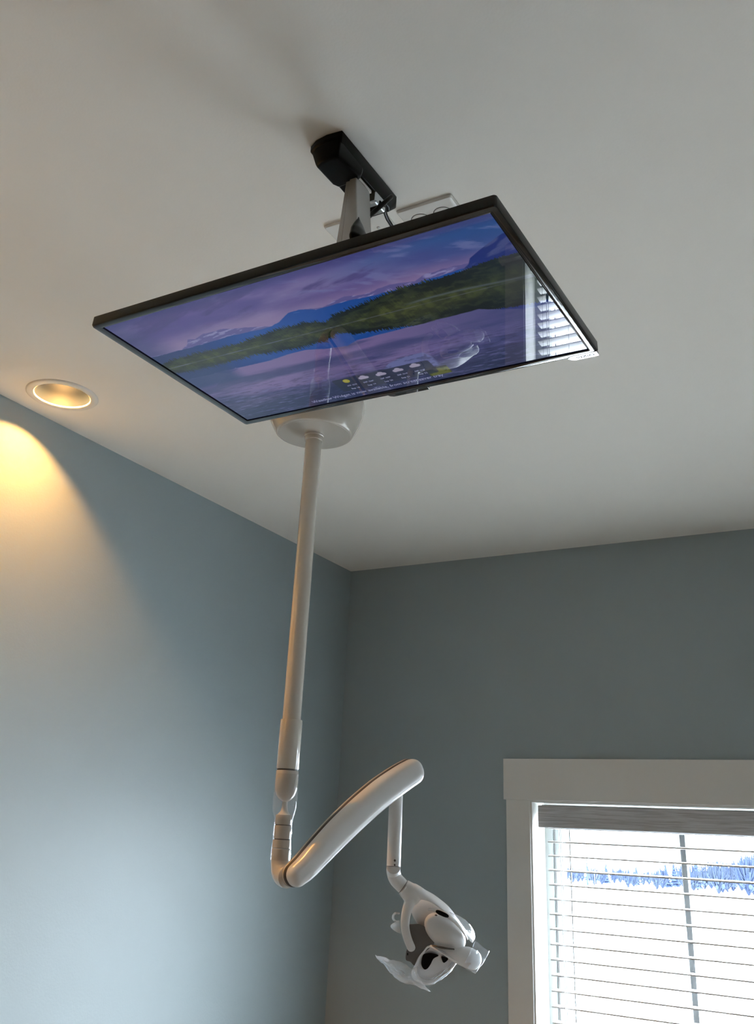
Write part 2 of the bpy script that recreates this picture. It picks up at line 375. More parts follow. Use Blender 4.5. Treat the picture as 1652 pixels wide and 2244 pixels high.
for i in range(34):
    px = 1240 + i * 13.2 + random.uniform(-4, 4)
    u = (px - 1240) / 412
    top = np.interp(px, [1240, 1260, 1300, 1345, 1380, 1440, 1510, 1560, 1600, 1652, 1700], [1888, 1899, 1896, 1893, 1902, 1899, 1886, 1880, 1878, 1862, 1850]) + random.uniform(-4, 5)
    base = np.interp(px, [1240, 1652], [1936, 1946])
    rr = ray(px, base); D = 190 + (i % 5) * 9; k = D / math.hypot(rr.x, rr.y); x, y = rr.x * k, rr.y * k
    rt = ray(px, top); zt = CAMZ + rt.z * (D / math.hypot(rt.x, rt.y)); h = zt + 2.6
    if px in () or i in (4, 7, 12, 17, 18, 22):
        conifer(x, y, h * 1.02, 0, 'dark pointed conifer in the distant treeline, ' + ('left' if px < 1500 else 'right') + " of the window's dark bar", i)
    else:
        bare(x, y, h, 1 + i % 2, ('taller pale bare tree at the right end of the distant treeline' if px > 1600 else 'pale bare tree in the distant treeline, ' + ('left' if px < 1500 else 'right') + " of the window's dark bar"), i, .34)
p = on_plane(1287, 1935, (0, 172, 0), (0, 1, 0)); t = thing('utility_pole', 'thin utility pole at the left of the distant treeline', 'pole', (p.x, p.y, -2.6))
bm = bmesh.new(); lathe(bm, [(.13, 0), (.09, 4.4)], n=10, cap0=True, cap1=True); obj('pole_shaft', bm, M['tree0'], t)
bm = bmesh.new(); box(bm, -.5, .5, -.05, .05, 4.05, 4.15); obj('crossarm', bm, M['tree0'], t)

# ------------------------------------------------------------------ recessed downlights
def downlight(x, y, label, power):
    t = thing('recessed_downlight', label, 'ceiling light', (x, y, ZC))
    bm = bmesh.new(); lathe(bm, [(RIM_I, .004), (RIM_I, -.002), (RIM_I + .003, -.0045), (RIM_O - .004, -.0035), (RIM_O, -.0005), (RIM_O, .0)], n=96)
    obj('trim_ring', bm, M['canrim'], t, True)
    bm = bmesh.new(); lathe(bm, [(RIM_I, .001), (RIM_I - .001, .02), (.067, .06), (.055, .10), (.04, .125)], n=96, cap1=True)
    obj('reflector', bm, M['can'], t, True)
    l = warm_lamp(x, y, power); l.parent = t; l.location = (0, 0, .058)
    g = bpy.data.lights.new('bulb_glow', 'POINT'); g.energy = 3.2; g.color = (1.0, 0.5, 0.15); g.shadow_soft_size = .018
    g = bpy.data.objects.new('bulb_glow', g); C.objects.link(g); g.parent = t; g.location = (0, 0, .064)
    return t
downlight(*DL, 'round recessed ceiling light glowing warm near the left wall', LAMP_W)
for j, (cx, cy) in enumerate(CANS[1:]):  # added lamps outside the frame, there only to warm the room
    downlight(cx, cy, ['recessed light over the left wall, behind the viewer', 'recessed light over the right wall, nearer the window side', 'recessed light over the right wall, nearer the rear', 'recessed light in the rear middle of the ceiling'][j], (140.0, 8.0, 8.0, 30.0)[j])

# ------------------------------------------------------------------ television
RT = Matrix(((0.99998038, 0.00465363, 0.00419232), (-0.00466893, 0.99998245, 0.00364755), (-0.00417527, -0.00366705, 0.99998456))).to_4x4()
tv = thing('television', 'black flat-screen television facing down from the ceiling, showing a mountain lake', 'television')
tv.matrix_world = Matrix.Translation((-0.8657, 0.7195, 2.2602)) @ RT
W, H = .570, .337
SX0, SX1, SY0, SY1 = .0145, .559, .0105, .3225
def rectring(bm, levels):
    """levels: list of (x0,x1,y0,y1,z, corner radius); skins between rounded rectangles"""
    rings = []
    for x0, x1, y0, y1, z, r in levels:
        r = max(r, 1e-5); pts = []
        for (cx, cy, a0) in ((x1 - r, y1 - r, 0), (x0 + r, y1 - r, 90), (x0 + r, y0 + r, 180), (x1 - r, y0 + r, 270)):
            for k in range(7):
                a = math.radians(a0 + 15 * k); pts.append((cx + r * math.cos(a), cy + r * math.sin(a), z))
        rings.append([bm.verts.new(p) for p in pts])
    for a, b in zip(rings, rings[1:]):
        n = len(a)
        for i in range(n): bm.faces.new((a[i], a[(i + 1) % n], b[(i + 1) % n], b[i]))
    return rings
bm = bmesh.new()
I = lambda a, z, r=.004: (a, W - a, a, H - a, z, r)
rg = rectring(bm, [I(.0006, .0022), I(0, .0035), I(.0004, .0150), I(.003, .0158), I(.02, .0165), I(.055, .026), I(.085, .046), I(.09, .048)])
bm.faces.new(rg[-1])
sharp(obj('rear_housing', bm, M['tvside'], tv), 35)
bm = bmesh.new()
S = lambda g, z, r=.001: (SX0 - g, SX1 + g, SY0 - g, SY1 + g, z, r)
rectring(bm, [I(.0006, .0022), I(.0012, .0010), I(.0030, .0003, .003), I(.0060, 0, .003), S(.0034, 0), S(.0018, .0003), S(.0014, .0022), S(.0, .0023)])
sharp(obj('bezel', bm, M['gloss'], tv), 30)
# bottom-right badge tab and centre sensor bar
bm = bmesh.new()
prof = [(.528, .3355), (.5300, .3375), (.5330, .3412), (.5365, .3430), (.5620, .3430), (.5682, .3425), (.5688, .3400), (.5688, .3300), (.5340, .3300)]
A = [bm.verts.new((x, y, -.0003)) for x, y in prof]; B = [bm.verts.new((x, y, .0040)) for x, y in prof]
bm.faces.new(A); bm.faces.new(B)
for i in range(len(prof)): bm.faces.new((A[i], A[(i + 1) % len(prof)], B[(i + 1) % len(prof)], B[i]))
sharp(bevel(obj('badge_tab', bm, M['gloss'], tv), .0004), 30)
bm = bmesh.new()
prof = [(.2555, .334), (.2590, .3425), (.2640, .3455), (.3210, .3455), (.3225, .3435), (.3225, .334)]
A = [bm.verts.new((x, y, .0022)) for x, y in prof]; B = [bm.verts.new((x, y, .0075)) for x, y in prof]
bm.faces.new(A); bm.faces.new(B)
for i in range(len(prof)): bm.faces.new((A[i], A[(i + 1) % len(prof)], B[(i + 1) % len(prof)], B[i]))
bevel(obj('sensor_bar', bm, M['gloss'], tv), .0008)

# the picture on the screen, computed per vertex of a fine grid
NX, NY = 640, 366
s = (np.arange(NX) + .5) / NX; t_ = (np.arange(NY) + .5) / NY
Sg, Tg = np.meshgrid(s, t_)
rng = np.random.default_rng(3)
def vnoise(x, y, seed):
    r = np.random.default_rng(seed).random((64, 64)); xi = np.floor(x).astype(int); yi = np.floor(y).astype(int); fx = x - xi; fy = y - yi
    fx = fx * fx * (3 - 2 * fx); fy = fy * fy * (3 - 2 * fy); g = lambda a, b: r[b % 64, a % 64]
    return (g(xi, yi) * (1 - fx) + g(xi + 1, yi) * fx) * (1 - fy) + (g(xi, yi + 1) * (1 - fx) + g(xi + 1, yi + 1) * fx) * fy
def fbm(x, y, seed, o=5):
    a, t, f = .5, 0, 1
    for k in range(o): t = t + a * vnoise(x * f + 7 * k, y * f + 3 * k, seed + k); a *= .5; f *= 2.03
    return t / (1 - .5 ** o)
col3 = lambda *c: np.array(c, float) / 255
def mixc(a, b, m): return a * (1 - m[..., None]) + b * m[..., None]
def sm(e0, e1, x): t = np.clip((x - e0) / (e1 - e0), 0, 1); return t * t * (3 - 2 * t)
ip = lambda pts, x: np.interp(x, [p[0] for p in pts], [p[1] for p in pts])
ridge = [(0, .285), (.05, .29), (.10, .292), (.125, .272), (.148, .235), (.17, .240), (.20, .222), (.257, .224), (.297, .248), (.376, .293), (.419, .284), (.474, .236), (.53, .259), (.595, .225), (.644, .248), (.713, .229), (.766, .250), (.797, .229), (.839, .222), (.894, .229)]
blue = [(0, .290), (.10, .293), (.16, .292), (.26, .285), (.34, .297), (.376, .293), (.41, .270), (.445, .235), (.474, .232), (.51, .262), (.56, .262), (.60, .258), (.65, .270), (.72, .27), (.80, .262), (.894, .25)]
bigm = [(.85, .30), (.872, .262), (.894, .236), (.905, .205), (.9315, .177), (.96, .15), (.9938, .1207), (1, .119)]
tree = [(0, .360), (.016, .345), (.10, .338), (.25, .345), (.30, .335), (.368, .320), (.46, .322), (.50, .352), (.52, .335), (.54, .318), (.62, .300), (.72, .262), (.786, .266), (.871, .256), (.9376, .236), (1, .235)]
SH = .405
def scene_above(x, y, refl=False):
    n1 = fbm(x * 5 + .5, y * 9, 11); n2 = fbm(x * 9, y * 22 + x * 8, 31); n3 = fbm(x * 14 + 3, y * 26 - x * 16, 51)
    sky = mixc(col3(78, 68, 128), col3(118, 104, 150), sm(.30, .75, n1))
    sky = mixc(sky, col3(34, 74, 132) * np.ones_like(sky), sm(.5, .98, x + .25 * (n1 - .5)) * sm(.30, .02, y - .10 * (x - .8)))
    sky = mixc(sky, col3(66, 58, 112) * np.ones_like(sky), .8 * sm(.52, .72, n2) * sm(.28, .1, y) * sm(.9, .6, x))
    sky = mixc(sky, col3(104, 110, 158) * np.ones_like(sky), .7 * sm(.56, .75, n3) * sm(.45, .6, x))
    sky = mixc(sky, col3(132, 112, 150) * np.ones_like(sky), .85 * sm(.14, .27, y + .03 * (n2 - .5)) * sm(.0, .12, x))
    sky = mixc(sky, col3(60, 66, 108) * np.ones_like(sky), .6 * sm(.12, 0, x))
    sky = mixc(sky, col3(50, 50, 106) * np.ones_like(sky), .6 * sm(.06, 0, y))
    out = sky
    rj = .006 * (fbm(x * 60, y * 0, 71) - .5) * 2
    m = sm(-.002, .002, y - (ip(ridge, x) + rj)); snow = fbm(x * 40, y * 90 + x * 20, 81)
    mt = mixc(col3(84, 80, 134) * np.ones_like(out), col3(126, 122, 168) * np.ones_like(out), sm(.52, .68, snow))
    out = mixc(out, mt, m)
    m = sm(-.002, .002, y - (ip(blue, x) + rj * .7)); bl = mixc(col3(12, 66, 140) * np.ones_like(out), col3(28, 44, 92) * np.ones_like(out), sm(.35, .0, x))
    bl = mixc(bl, col3(70, 100, 160) * np.ones_like(out), .5 * sm(.66, .76, fbm(x * 30, y * 60, 91)) * sm(.32, .4, x))
    out = mixc(out, bl, m)
    m = sm(-.002, .002, y - ip(bigm, x)) * (x > .868); bm_ = mixc(col3(24, 44, 110) * np.ones_like(out), col3(62, 72, 122) * np.ones_like(out), sm(.5, .7, fbm(x * 30 + y * 30, y * 20, 95)))
    out = mixc(out, bm_, m)
    # conifers: jagged top edge
    ph = x * 190; tri = np.abs((ph % 1) - .5) * 2; hgt = .006 + .030 * np.random.default_rng(5).random(400)[np.floor(ph).astype(int) % 400] * (.55 + .45 * np.sin(x * 37) ** 2)
    ph2 = x * 117 + .3; tri2 = np.abs((ph2 % 1) - .5) * 2; hgt2 = .030 * np.random.default_rng(6).random(400)[np.floor(ph2).astype(int) % 400]
    spike = np.maximum(hgt * (1 - tri) ** 1.2, hgt2 * (1 - tri2) ** 1.5) * np.where(x > .8, .45, 1)
    e = ip(tree, x) + .018 - spike - .004
    m = sm(-.0012, .0012, y - e)
    g = fbm(x * 45, y * 70, 101); fol = mixc(col3(8, 20, 24) * np.ones_like(out), col3(34, 46, 32) * np.ones_like(out), sm(.42, .7, g))
    low = sm(.012, .085, y - e - .012 * np.sin(x * 23) - .035 * sm(.6, .8, x) + .03 * sm(.5, .2, x)) ; fol = mixc(fol, mixc(col3(44, 52, 30) * np.ones_like(out), col3(74, 82, 38) * np.ones_like(out), sm(.4, .7, fbm(x * 60, y * 50, 111))), low * .8)
    fol = mixc(fol, col3(66, 74, 40) * np.ones_like(out), .6 * sm(.60, .7, fbm(x * 22, y * 30, 121)) * sm(.66, .72, x) * sm(.82, .78, x))
    fol = mixc(fol, col3(32, 48, 62) * np.ones_like(out), .55 * sm(.80, 1, x))
    out = mixc(out, fol, m)
    return out
rip = .004 * (fbm(Sg * 50, Tg * 160, 131) - .5)
up = scene_above(Sg, Tg)
ym = SH - (Tg - SH) * np.where(Tg > SH, 1, 1) * .93
dn = scene_above(Sg + rip * .8, np.clip(ym + rip * 2.2, -.2, 1))
# deeper water, darker towards the viewer with fine ripples
wt = mixc(col3(112, 96, 142) * np.ones_like(dn), col3(64, 66, 110) * np.ones_like(dn), sm(.40, .72, fbm(Sg * 4, Tg * 14, 141)))
wt = mixc(wt, col3(50, 60, 108) * np.ones_like(dn), sm(.45, 1, Sg) * .75)
wt = mixc(wt, col3(40, 50, 84) * np.ones_like(dn), sm(.70, .95, Tg + .2 * (fbm(Sg * 6, Tg * 10, 145) - .5)))
fr = fbm(Sg * 38, Tg * 140, 151)
wt = mixc(wt, col3(112, 110, 160) * np.ones_like(dn), .45 * sm(.56, .74, fr) * sm(.6, .8, Tg))
wt = mixc(wt, col3(28, 34, 66) * np.ones_like(dn), .45 * sm(.44, .26, fr) * sm(.6, .8, Tg))
edge = ip([(0, .645), (.05, .635), (.10, .585), (.173, .533), (.275, .53), (.371, .51), (.43, .545), (.4885, .565), (.5225, .538), (.66, .535), (.7187, .534), (.76, .53), (.843, .53), (.93, .60), (1, .63)], Sg) + rip * 2
dn = mixc(dn, wt, sm(-.003, .004, Tg - edge) * np.where(Tg > .52, 1, 0))
dn = mixc(dn, wt, .75 * sm(.60, .72, Tg))
dn = mixc(dn, col3(30, 52, 96) * np.ones_like(dn), .75 * sm(.43, .5, Tg) * sm(.18, .12, Sg) * sm(.64, .60, Tg - (.0)))
img = np.where((Tg > SH)[..., None], dn, up)
# pale water line along the far shore
ln = np.exp(-((Tg - SH - .001) / .0028) ** 2) * (.55 + .45 * sm(.4, .6, fbm(Sg * 18, Tg * 0, 161)))
img = mixc(img, col3(104, 106, 140) * np.ones_like(img), np.clip(ln * .8, 0, 1) * np.where(Sg < .52, 1, .6))
img = mixc(img, col3(74, 84, 92) * np.ones_like(img), .8 * np.exp(-((Tg - .385 - .01 * np.sin(Sg * 14)) / .007) ** 2) * sm(.68, .74, Sg))
# pale boulder and green tuft
inr = sm(.0, .02, Sg - .5056) * sm(.655, .645, Sg) * (Tg > ip([(.5056, .8137), (.535, .775), (.577, .748), (.640, .746), (.650, .79), (.656, .84)], Sg)) * sm(.885, .865, Tg)
img = mixc(img, mixc(col3(96, 102, 150) * np.ones_like(img), col3(74, 80, 122) * np.ones_like(img), sm(.55, .7, fbm(Sg * 60, Tg * 60, 171))), inr)
ing = ((Sg > .603) & (Sg < .662) & (Tg > .885) & (Tg < .955)).astype(float)
img = mixc(img, mixc(col3(62, 74, 38) * np.ones_like(img), col3(90, 96, 50) * np.ones_like(img), sm(.4, .6, fbm(Sg * 80, Tg * 40, 181))), ing * sm(.88, .9, Tg + .02 * (fbm(Sg * 60, Tg * 0, 5) - .5)))
img = mixc(img, col3(24, 30, 32) * np.ones_like(img), .9 * ing * sm(.905, .893, Tg))
# translucent weather strip with five icons
def rbox(x0, x1, y0, y1, r):
    ax = .5445; ay = .312
    dx = np.maximum(np.maximum(x0 + r / ax - Sg, Sg - x1 + r / ax), 0) * ax; dy = np.maximum(np.maximum(y0 + r / ay - Tg, Tg - y1 + r / ay), 0) * ay
    return sm(.0006, -.0002, np.hypot(dx, dy) - r)
img = mixc(img, col3(38, 46, 66) * np.ones_like(img), .86 * rbox(.352, .632, .8135, .932, .004))
def disc(cx, cy, r): return sm(.0006, -.0004, np.hypot((Sg - cx) * .5445, (Tg - cy) * .312) - r)
img = mixc(img, col3(150, 146, 52) * np.ones_like(img), disc(.389, .8405, .0052)); img = mixc(img, col3(160, 156, 110) * np.ones_like(img), .5 * disc(.3875, .838, .003))
for cx, cy in ((.4395, .840), (.4901, .843), (.540, .841), (.590, .834)):
    cl = np.maximum.reduce([disc(cx - .0075, cy + .004, .0036), disc(cx + .001, cy - .004, .0044), disc(cx + .0095, cy + .004, .0032), ((abs(Sg - cx) < .010) & (abs(Tg - cy - .009) < .006)).astype(float)])
    img = mixc(img, col3(150, 145, 168) * np.ones_like(img), cl)
lin = np.where(img <= .04045, img / 12.92, ((np.clip(img, 0, 1) + .055) / 1.055) ** 2.4)
me = bpy.data.meshes.new('screen')
gx = SX0 + (SX1 - SX0) * np.arange(NX + 1) / NX; gy = SY0 + (SY1 - SY0) * np.arange(NY + 1) / NY
GX, GY = np.meshgrid(gx, gy); co = np.stack([GX.ravel(), GY.ravel(), np.full(GX.size, .0016)], 1)
ii, jj = np.meshgrid(np.arange(NX), np.arange(NY)); a = (jj * (NX + 1) + ii).ravel()
fc = np.stack([a, a + NX + 1, a + NX + 2, a + 1], 1).astype(np.int32)
me.vertices.add(len(co)); me.vertices.foreach_set('co', co.astype(np.float32).ravel())
me.loops.add(fc.size); me.loops.foreach_set('vertex_index', fc.ravel())
me.polygons.add(len(fc)); me.polygons.foreach_set('loop_start', np.arange(0, fc.size, 4, dtype=np.int32))
me.update(calc_edges=True)
ca = me.color_attributes.new('picture', 'FLOAT_COLOR', 'CORNER')
cc = np.repeat(np.concatenate([lin.reshape(-1, 3), np.ones((NX * NY, 1))], 1), 4, axis=0)
ca.data.foreach_set('color', cc.astype(np.float32).ravel())
m = mat('lit_screen', (0.006, .006, .007), .012, .56); nt = m.node_tree; b = nt.nodes['Principled BSDF']
at_ = nt.nodes.new('ShaderNodeVertexColor'); at_.layer_name = 'picture'; nt.links.new(at_.outputs['Color'], b.inputs['Emission Color']); b.inputs['Emission Strength'].default_value = .82
me.materials.append(m); so = bpy.data.objects.new('screen', me); C.objects.link(so); so.parent = tv
M['stext'] = mat('screen_text', (.01, .01, .01), .1, emit=(.20, .21, .34), es=1.0)
def text(name, body, size, x, y, z, parent, m, align='CENTER', xs=1.0, ext=.00008):
    cu = bpy.data.curves.new(name, 'FONT'); cu.body = body; cu.size = size; cu.align_x = align; cu.align_y = 'CENTER'; cu.extrude = ext; cu.resolution_u = 3
    to = bpy.data.objects.new(name, cu); C.objects.link(to)
    bpy.context.view_layer.update(); dg = bpy.context.evaluated_depsgraph_get()
    me = bpy.data.meshes.new_from_object(to.evaluated_get(dg)); bpy.data.objects.remove(to)
    me.transform(Matrix(((xs, 0, 0, 0), (0, -1, 0, 0), (0, 0, -1, 0), (0, 0, 0, 1))))
    me.materials.clear(); me.materials.append(m)
    o = bpy.data.objects.new(name, me); C.objects.link(o); o.parent = parent; o.location = (x, y, z); return o
sx = lambda u: SX0 + u * (SX1 - SX0); sy = lambda v: SY0 + v * (SY1 - SY0)
for u, a_, b_ in ((.392, '47F /57F', 'Sep 18'), (.4415, '50F /56F', 'Sep 19'), (.4915, '46F /60F', 'Sep 20'), (.5415, '50F /61F', 'Sep 21'), (.591, '50F /64F', 'Sep 22')):
    text('temperature_text', a_, .0047, sx(u), sy(.8845), .0013, so, M['stext']); text('date_text', b_, .0050, sx(u), sy(.9160), .0013, so, M['stext'])
text('message_text', 'Weather Widget is now available, from screensaver tray', .0094, sx(.2385), sy(.962), .0013, so, M['stext'], 'LEFT', 1.0)
text('logo', 'VIZIO', .0066, .5520, .3372, -.00042, tv, M['logo'], xs=1.45)['label'] = 'small grey brand lettering'

# ------------------------------------------------------------------ television ceiling mount
mt = thing('television_mount', 'black ceiling bracket with a silver arm holding the television', 'tv mount', (-.718, 1.1, ZC))
ML = Matrix.Translation(-Vector(mt.location))
def mp(name, bm, m, bev=0, seg=3):
    bm.transform(ML); o = obj(name, bm, m, mt)
    if bev: bevel(o, bev, seg)
    return o
def loftz(bm, secs):
    """secs: list of (z, [(x,y)...]) matching polygons"""
    R = [[bm.verts.new((x, y, z)) for x, y in pts] for z, pts in secs]
    for a, b in zip(R, R[1:]):
        for i in range(len(a)): bm.faces.new((a[i], a[(i + 1) % len(a)], b[(i + 1) % len(b)], b[i]))
    bm.faces.new(R[0]); bm.faces.new(R[-1]); return bm
bm = bmesh.new()
loftz(bm, [(ZC, [(-.752, 1.008), (-.735, .999), (-.712, .9955), (-.683, .9985), (-.684, 1.19), (-.694, 1.207), (-.745, 1.207), (-.752, 1.19)]),
           (ZC - .012, [(-.752, 1.008), (-.735, .999), (-.712, .9955), (-.683, .9985), (-.684, 1.19), (-.694, 1.207), (-.745, 1.207), (-.752, 1.19)]),
           (ZC - .030, [(-.742, 1.020), (-.732, 1.012), (-.712, 1.009), (-.693, 1.011), (-.692, 1.180), (-.698, 1.190), (-.740, 1.190), (-.745, 1.180)])])
mp('base_cover', bm, M['black'], .002)
bm = bmesh.new()
c1 = [(-.7500, 1.010), (-.735, 1.0005), (-.712, .9975), (-.6865, 1.001), (-.6885, 1.080), (-.694, 1.088), (-.745, 1.092), (-.7505, 1.080)]
c2 = [(-.742, 1.012), (-.730, 1.006), (-.712, 1.003), (-.692, 1.005), (-.683, 1.066), (-.690, 1.076), (-.735, 1.078), (-.741, 1.066)]
loftz(bm, [(ZC - .014, c1), (ZC - .040, c2), (ZC - .046, [(x * .9 - .0714, y * .9 + .1045) for x, y in c2])])
mp('front_cover', bm, M['black'], .003)
# bracket end fitting seen under the far end of the base
bm = bmesh.new(); box(bm, -.728, -.690, 1.128, 1.165, ZC - .052, ZC - .028); mp('end_fitting', bm, M['steel'], .004)
bm = bmesh.new(); sweep(bm, [(-.742, 1.146, ZC - .046), (-.690, 1.146, ZC - .046)], [.0085, .0085], [.0085, .0085], (0, 0, 1), 24, 2, 2, 'flat', 'flat'); mp('hinge_pin', bm, M['black'], .002)
# silver arm, slanting down to the back of the television
def quadsec(x0, x1, y0, y1, z): return (z, [(x0, y0), (x1, y0), (x1, y1), (x0, y1)])
bm = bmesh.new()
loftz(bm, [quadsec(-.7065, -.6935, 1.066, 1.113, 2.699), quadsec(-.7003, -.678, 1.050, 1.098, 2.615), quadsec(-.6899, -.6593, 1.030, 1.078, 2.54), quadsec(-.675, -.635, .95, 1.01, 2.38), quadsec(-.665, -.62, .90, .99, 2.312)])
mp('arm_body', bm, M['silver'], .002)
bm = bmesh.new()
loftz(bm, [quadsec(-.7145, -.7070, 1.068, 1.111, 2.695), quadsec(-.7092, -.7010, 1.052, 1.096, 2.615), quadsec(-.7011, -.6907, 1.032, 1.076, 2.54), quadsec(-.689, -.676, .952, 1.008, 2.38), quadsec(-.68, -.666, .902, .988, 2.312)])
mp('arm_side_cover', bm, M['silver'], .001)
bm = bmesh.new(); loftz(bm, [quadsec(-.6965, -.692, 1.064, 1.116, 2.7025), quadsec(-.6955, -.6915, 1.064, 1.116, 2.696)]); mp('arm_cap', bm, M['white'], .001)
bm = bmesh.new(); q = [on_plane(785, 480, (0, 1.049, 0), (0, 1, 0)), on_plane(785.5, 495, (0, 1.043, 0), (0, 1, 0)), on_plane(786.5, 512, (0, 1.035, 0), (0, 1, 0)), on_plane(787, 530, (0, 1.028, 0), (0, 1, 0))]
sweep(bm, q, [.002, .0065, .0095, .0105], [.002, .010, .018, .022], (.1, 1, 0), 20, 6, 2, 'round', 'round', (3, 1)); sharp(mp('arm_elbow_cover', bm, M['black']), 60)
bm = bmesh.new(); box(bm, -.64, -.50, .82, .96, 2.3095, 2.316); box(bm, -.70, -.58, .86, .96, 2.3095, 2.322); mp('mounting_plate', bm, M['black'], .002)
# cables
def cable(name, pts, r, label):
    bm = bmesh.new(); sweep(bm, pts, [r] * len(pts), [r] * len(pts), (.3, .2, .9), 14, 8, 2)
    return tag(obj(name, bm, M['black'], None, True), label, 'cable')
def on(px, py, z): 
    r = ray(px, py); return r * ((z - CAMZ) / r.z) + Vector((0, 0, CAMZ))
cable('power_cable', [on(857, 431, 2.702), on(847, 440, 2.685), on(828, 457, 2.662), on(810, 473, 2.638), on(797, 486, 2.612), on(790, 500, 2.585)], .0042, 'thick black cable running from the ceiling bracket across to the silver arm')
cable('signal_cable', [on(846, 440, 2.70), on(842, 450, 2.70), on(843, 462, 2.70), on(848, 478, 2.70), on(857, 493, 2.70), on(866, 510, 2.70)], .0034, 'thinner black cable hanging loose beside the ceiling bracket')

# ------------------------------------------------------------------ ceiling plates
def wallplate(name, x0, x1, y0, y1, label, holes, screws):
    t = thing(name, label, 'outlet cover', ((x0 + x1) / 2, (y0 + y1) / 2, ZC)); L = Matrix.Translation(-Vector(t.location))
    bm = bmesh.new(); rgs = rectring(bm, [(x0, x1, y0, y1, ZC - .0002, .004), (x0, x1, y0, y1, ZC - .003, .004), (x0 + .0025, x1 - .0025, y0 + .0025, y1 - .0025, ZC - .0058, .004), (x0 + .006, x1 - .006, y0 + .006, y1 - .006, ZC - .0064, .004)])
    bm.faces.new(rgs[-1]); bm.transform(L); sharp(obj('cover_plate', bm, M['plate'], t), 25)
    for hx, hy in holes:
        bm = bmesh.new(); lathe(bm, [(.0005, -.0082), (.0150, -.0082), (.0168, -.0074), (.0168, -.0060)], (hx, hy, ZC), 40, True); bm.transform(L)
        ro = sharp(obj('receptacle', bm, M['plate'], t), 30)
        bm = bmesh.new(); lathe(bm, [(.0168, -.0064), (.0182, -.0066), (.0182, -.0060)], (hx, hy, ZC), 40); bm.transform(L); obj('shadow_gap', bm, M['seam'], ro)
        bm = bmesh.new()
        for dx in (-.0064, .0064): box(bm, hx + dx - .001, hx + dx + .001, hy - .0065, hy + .0015, ZC - .0085, ZC - .0080)
        bm.transform(L); obj('slots', bm, M['seam'], ro)
    for hx, hy in screws:
        bm = bmesh.new(); lathe(bm, [(.0005, -.0080), (.0026, -.0076), (.0034, -.0064)], (hx, hy, ZC), 20, True); bm.transform(L); obj('screw', bm, M['steel'], t, True)
wallplate('outlet_plate', -.7056, -.592, 1.2265, 1.341, 'white two-gang ceiling outlet cover partly hidden behind the television edge, right of the cables',
          [(hx, hy) for hx in (-.672, -.626) for hy in (1.264, 1.303)], [(-.672, 1.2835), (-.626, 1.2835)])
wallplate('blank_cover_plate', -.8515, -.725, 1.2055, 1.32, 'white blank ceiling plate with a single screw, behind the silver arm', [], [(-.7555, 1.2500), (-.82, 1.2500)])

# ------------------------------------------------------------------ dental light on its ceiling pole
PX, PY = -1.282, 1.853
dl = thing('dental_light', 'white dental operatory light on a jointed arm hanging from a ceiling pole', 'dental light', (PX, PY, ZC))
DLM = Matrix.Translation(-Vector(dl.location))
def dp(name, bm, m, smooth=True, ang=None, parent=None):
    bm.transform(DLM); o = obj(name, bm, m, parent or dl, smooth)
    if ang: sharp(o, ang)
    return o
P0 = (PX, PY, ZC)
bm = bmesh.new(); lathe(bm, [(.126, 0), (.1285, -.012), (.1285, -.026), (.125, -.045), (.118, -.066), (.109, -.084), (.1035, -.0925), (.1018, -.0952), (.1, -.0970), (.0975, -.0982), (.094, -.0987)], P0, 96); dp('canopy', bm, M['white'], ang=50)
bm = bmesh.new(); lathe(bm, [(.0945, -.0984), (.0938, -.0994), (.02, -.1000)], P0, 96); dp('canopy_plate', bm, M['white'], ang=20)
bm = bmesh.new(); lathe(bm, [(.0265, -.0995), (.0265, -.104), (.0245, -.1055), (.0240, -.116), (.0215, -.1175), (.015, -.1175)], P0, 64); dp('collar', bm, M['white'], ang=40)
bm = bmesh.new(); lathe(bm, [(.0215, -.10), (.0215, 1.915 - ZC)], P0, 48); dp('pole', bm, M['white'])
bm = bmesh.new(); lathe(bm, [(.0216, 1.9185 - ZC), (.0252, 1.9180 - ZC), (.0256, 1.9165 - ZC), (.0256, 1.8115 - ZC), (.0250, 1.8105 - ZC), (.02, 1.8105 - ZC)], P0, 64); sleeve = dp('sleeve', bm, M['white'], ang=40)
bm = bmesh.new(); lathe(bm, [(.0238, 1.811 - ZC), (.0238, 1.8065 - ZC)], P0, 48); dp('joint_gap', bm, M['seam'])
bm = bmesh.new(); lathe(bm, [(.02, 1.8070 - ZC), (.0252, 1.8070 - ZC), (.0257, 1.8060 - ZC), (.0257, 1.775 - ZC)] + [(.0257 * math.cos(a) , 1.775 - ZC - .034 * math.sin(a)) for a in [k * math.pi / 2 / 10 for k in range(1, 10)]] + [(.003, 1.7405 - ZC)], P0, 64); dp('pivot_cap', bm, M['white'], ang=50)
bm = bmesh.new(); lathe(bm, [(.006, 1.743 - ZC), (.0062, 1.732 - ZC), (.0085, 1.722 - ZC), (.0145, 1.7155 - ZC), (.0180, 1.7140 - ZC)], P0, 40); dp('pivot_neck', bm, M['cool'])
for z0, z1, r in ((1.7145, 1.6945, .0185), (1.6925, 1.6655, .0187)):
    bm = bmesh.new(); lathe(bm, [(.012, z0 - ZC), (r - .0006, z0 - ZC), (r, z0 - .0008 - ZC), (r, z1 + .0008 - ZC), (r - .0006, z1 - ZC), (.012, z1 - ZC)], P0, 48); dp('swivel_ring', bm, M['white'], ang=40)
bm = bmesh.new(); lathe(bm, [(.0172, 1.70 - ZC), (.0172, 1.655 - ZC)], P0, 40); dp('swivel_core', bm, M['seam'])
bm = bmesh.new(); lathe(bm, [(.012, 1.6640 - ZC), (.0196, 1.6635 - ZC), (.0205, 1.6600 - ZC), (.0206, 1.6470 - ZC), (.018, 1.6465 - ZC)], P0, 48); dp('lower_collar', bm, M['white'], ang=40)
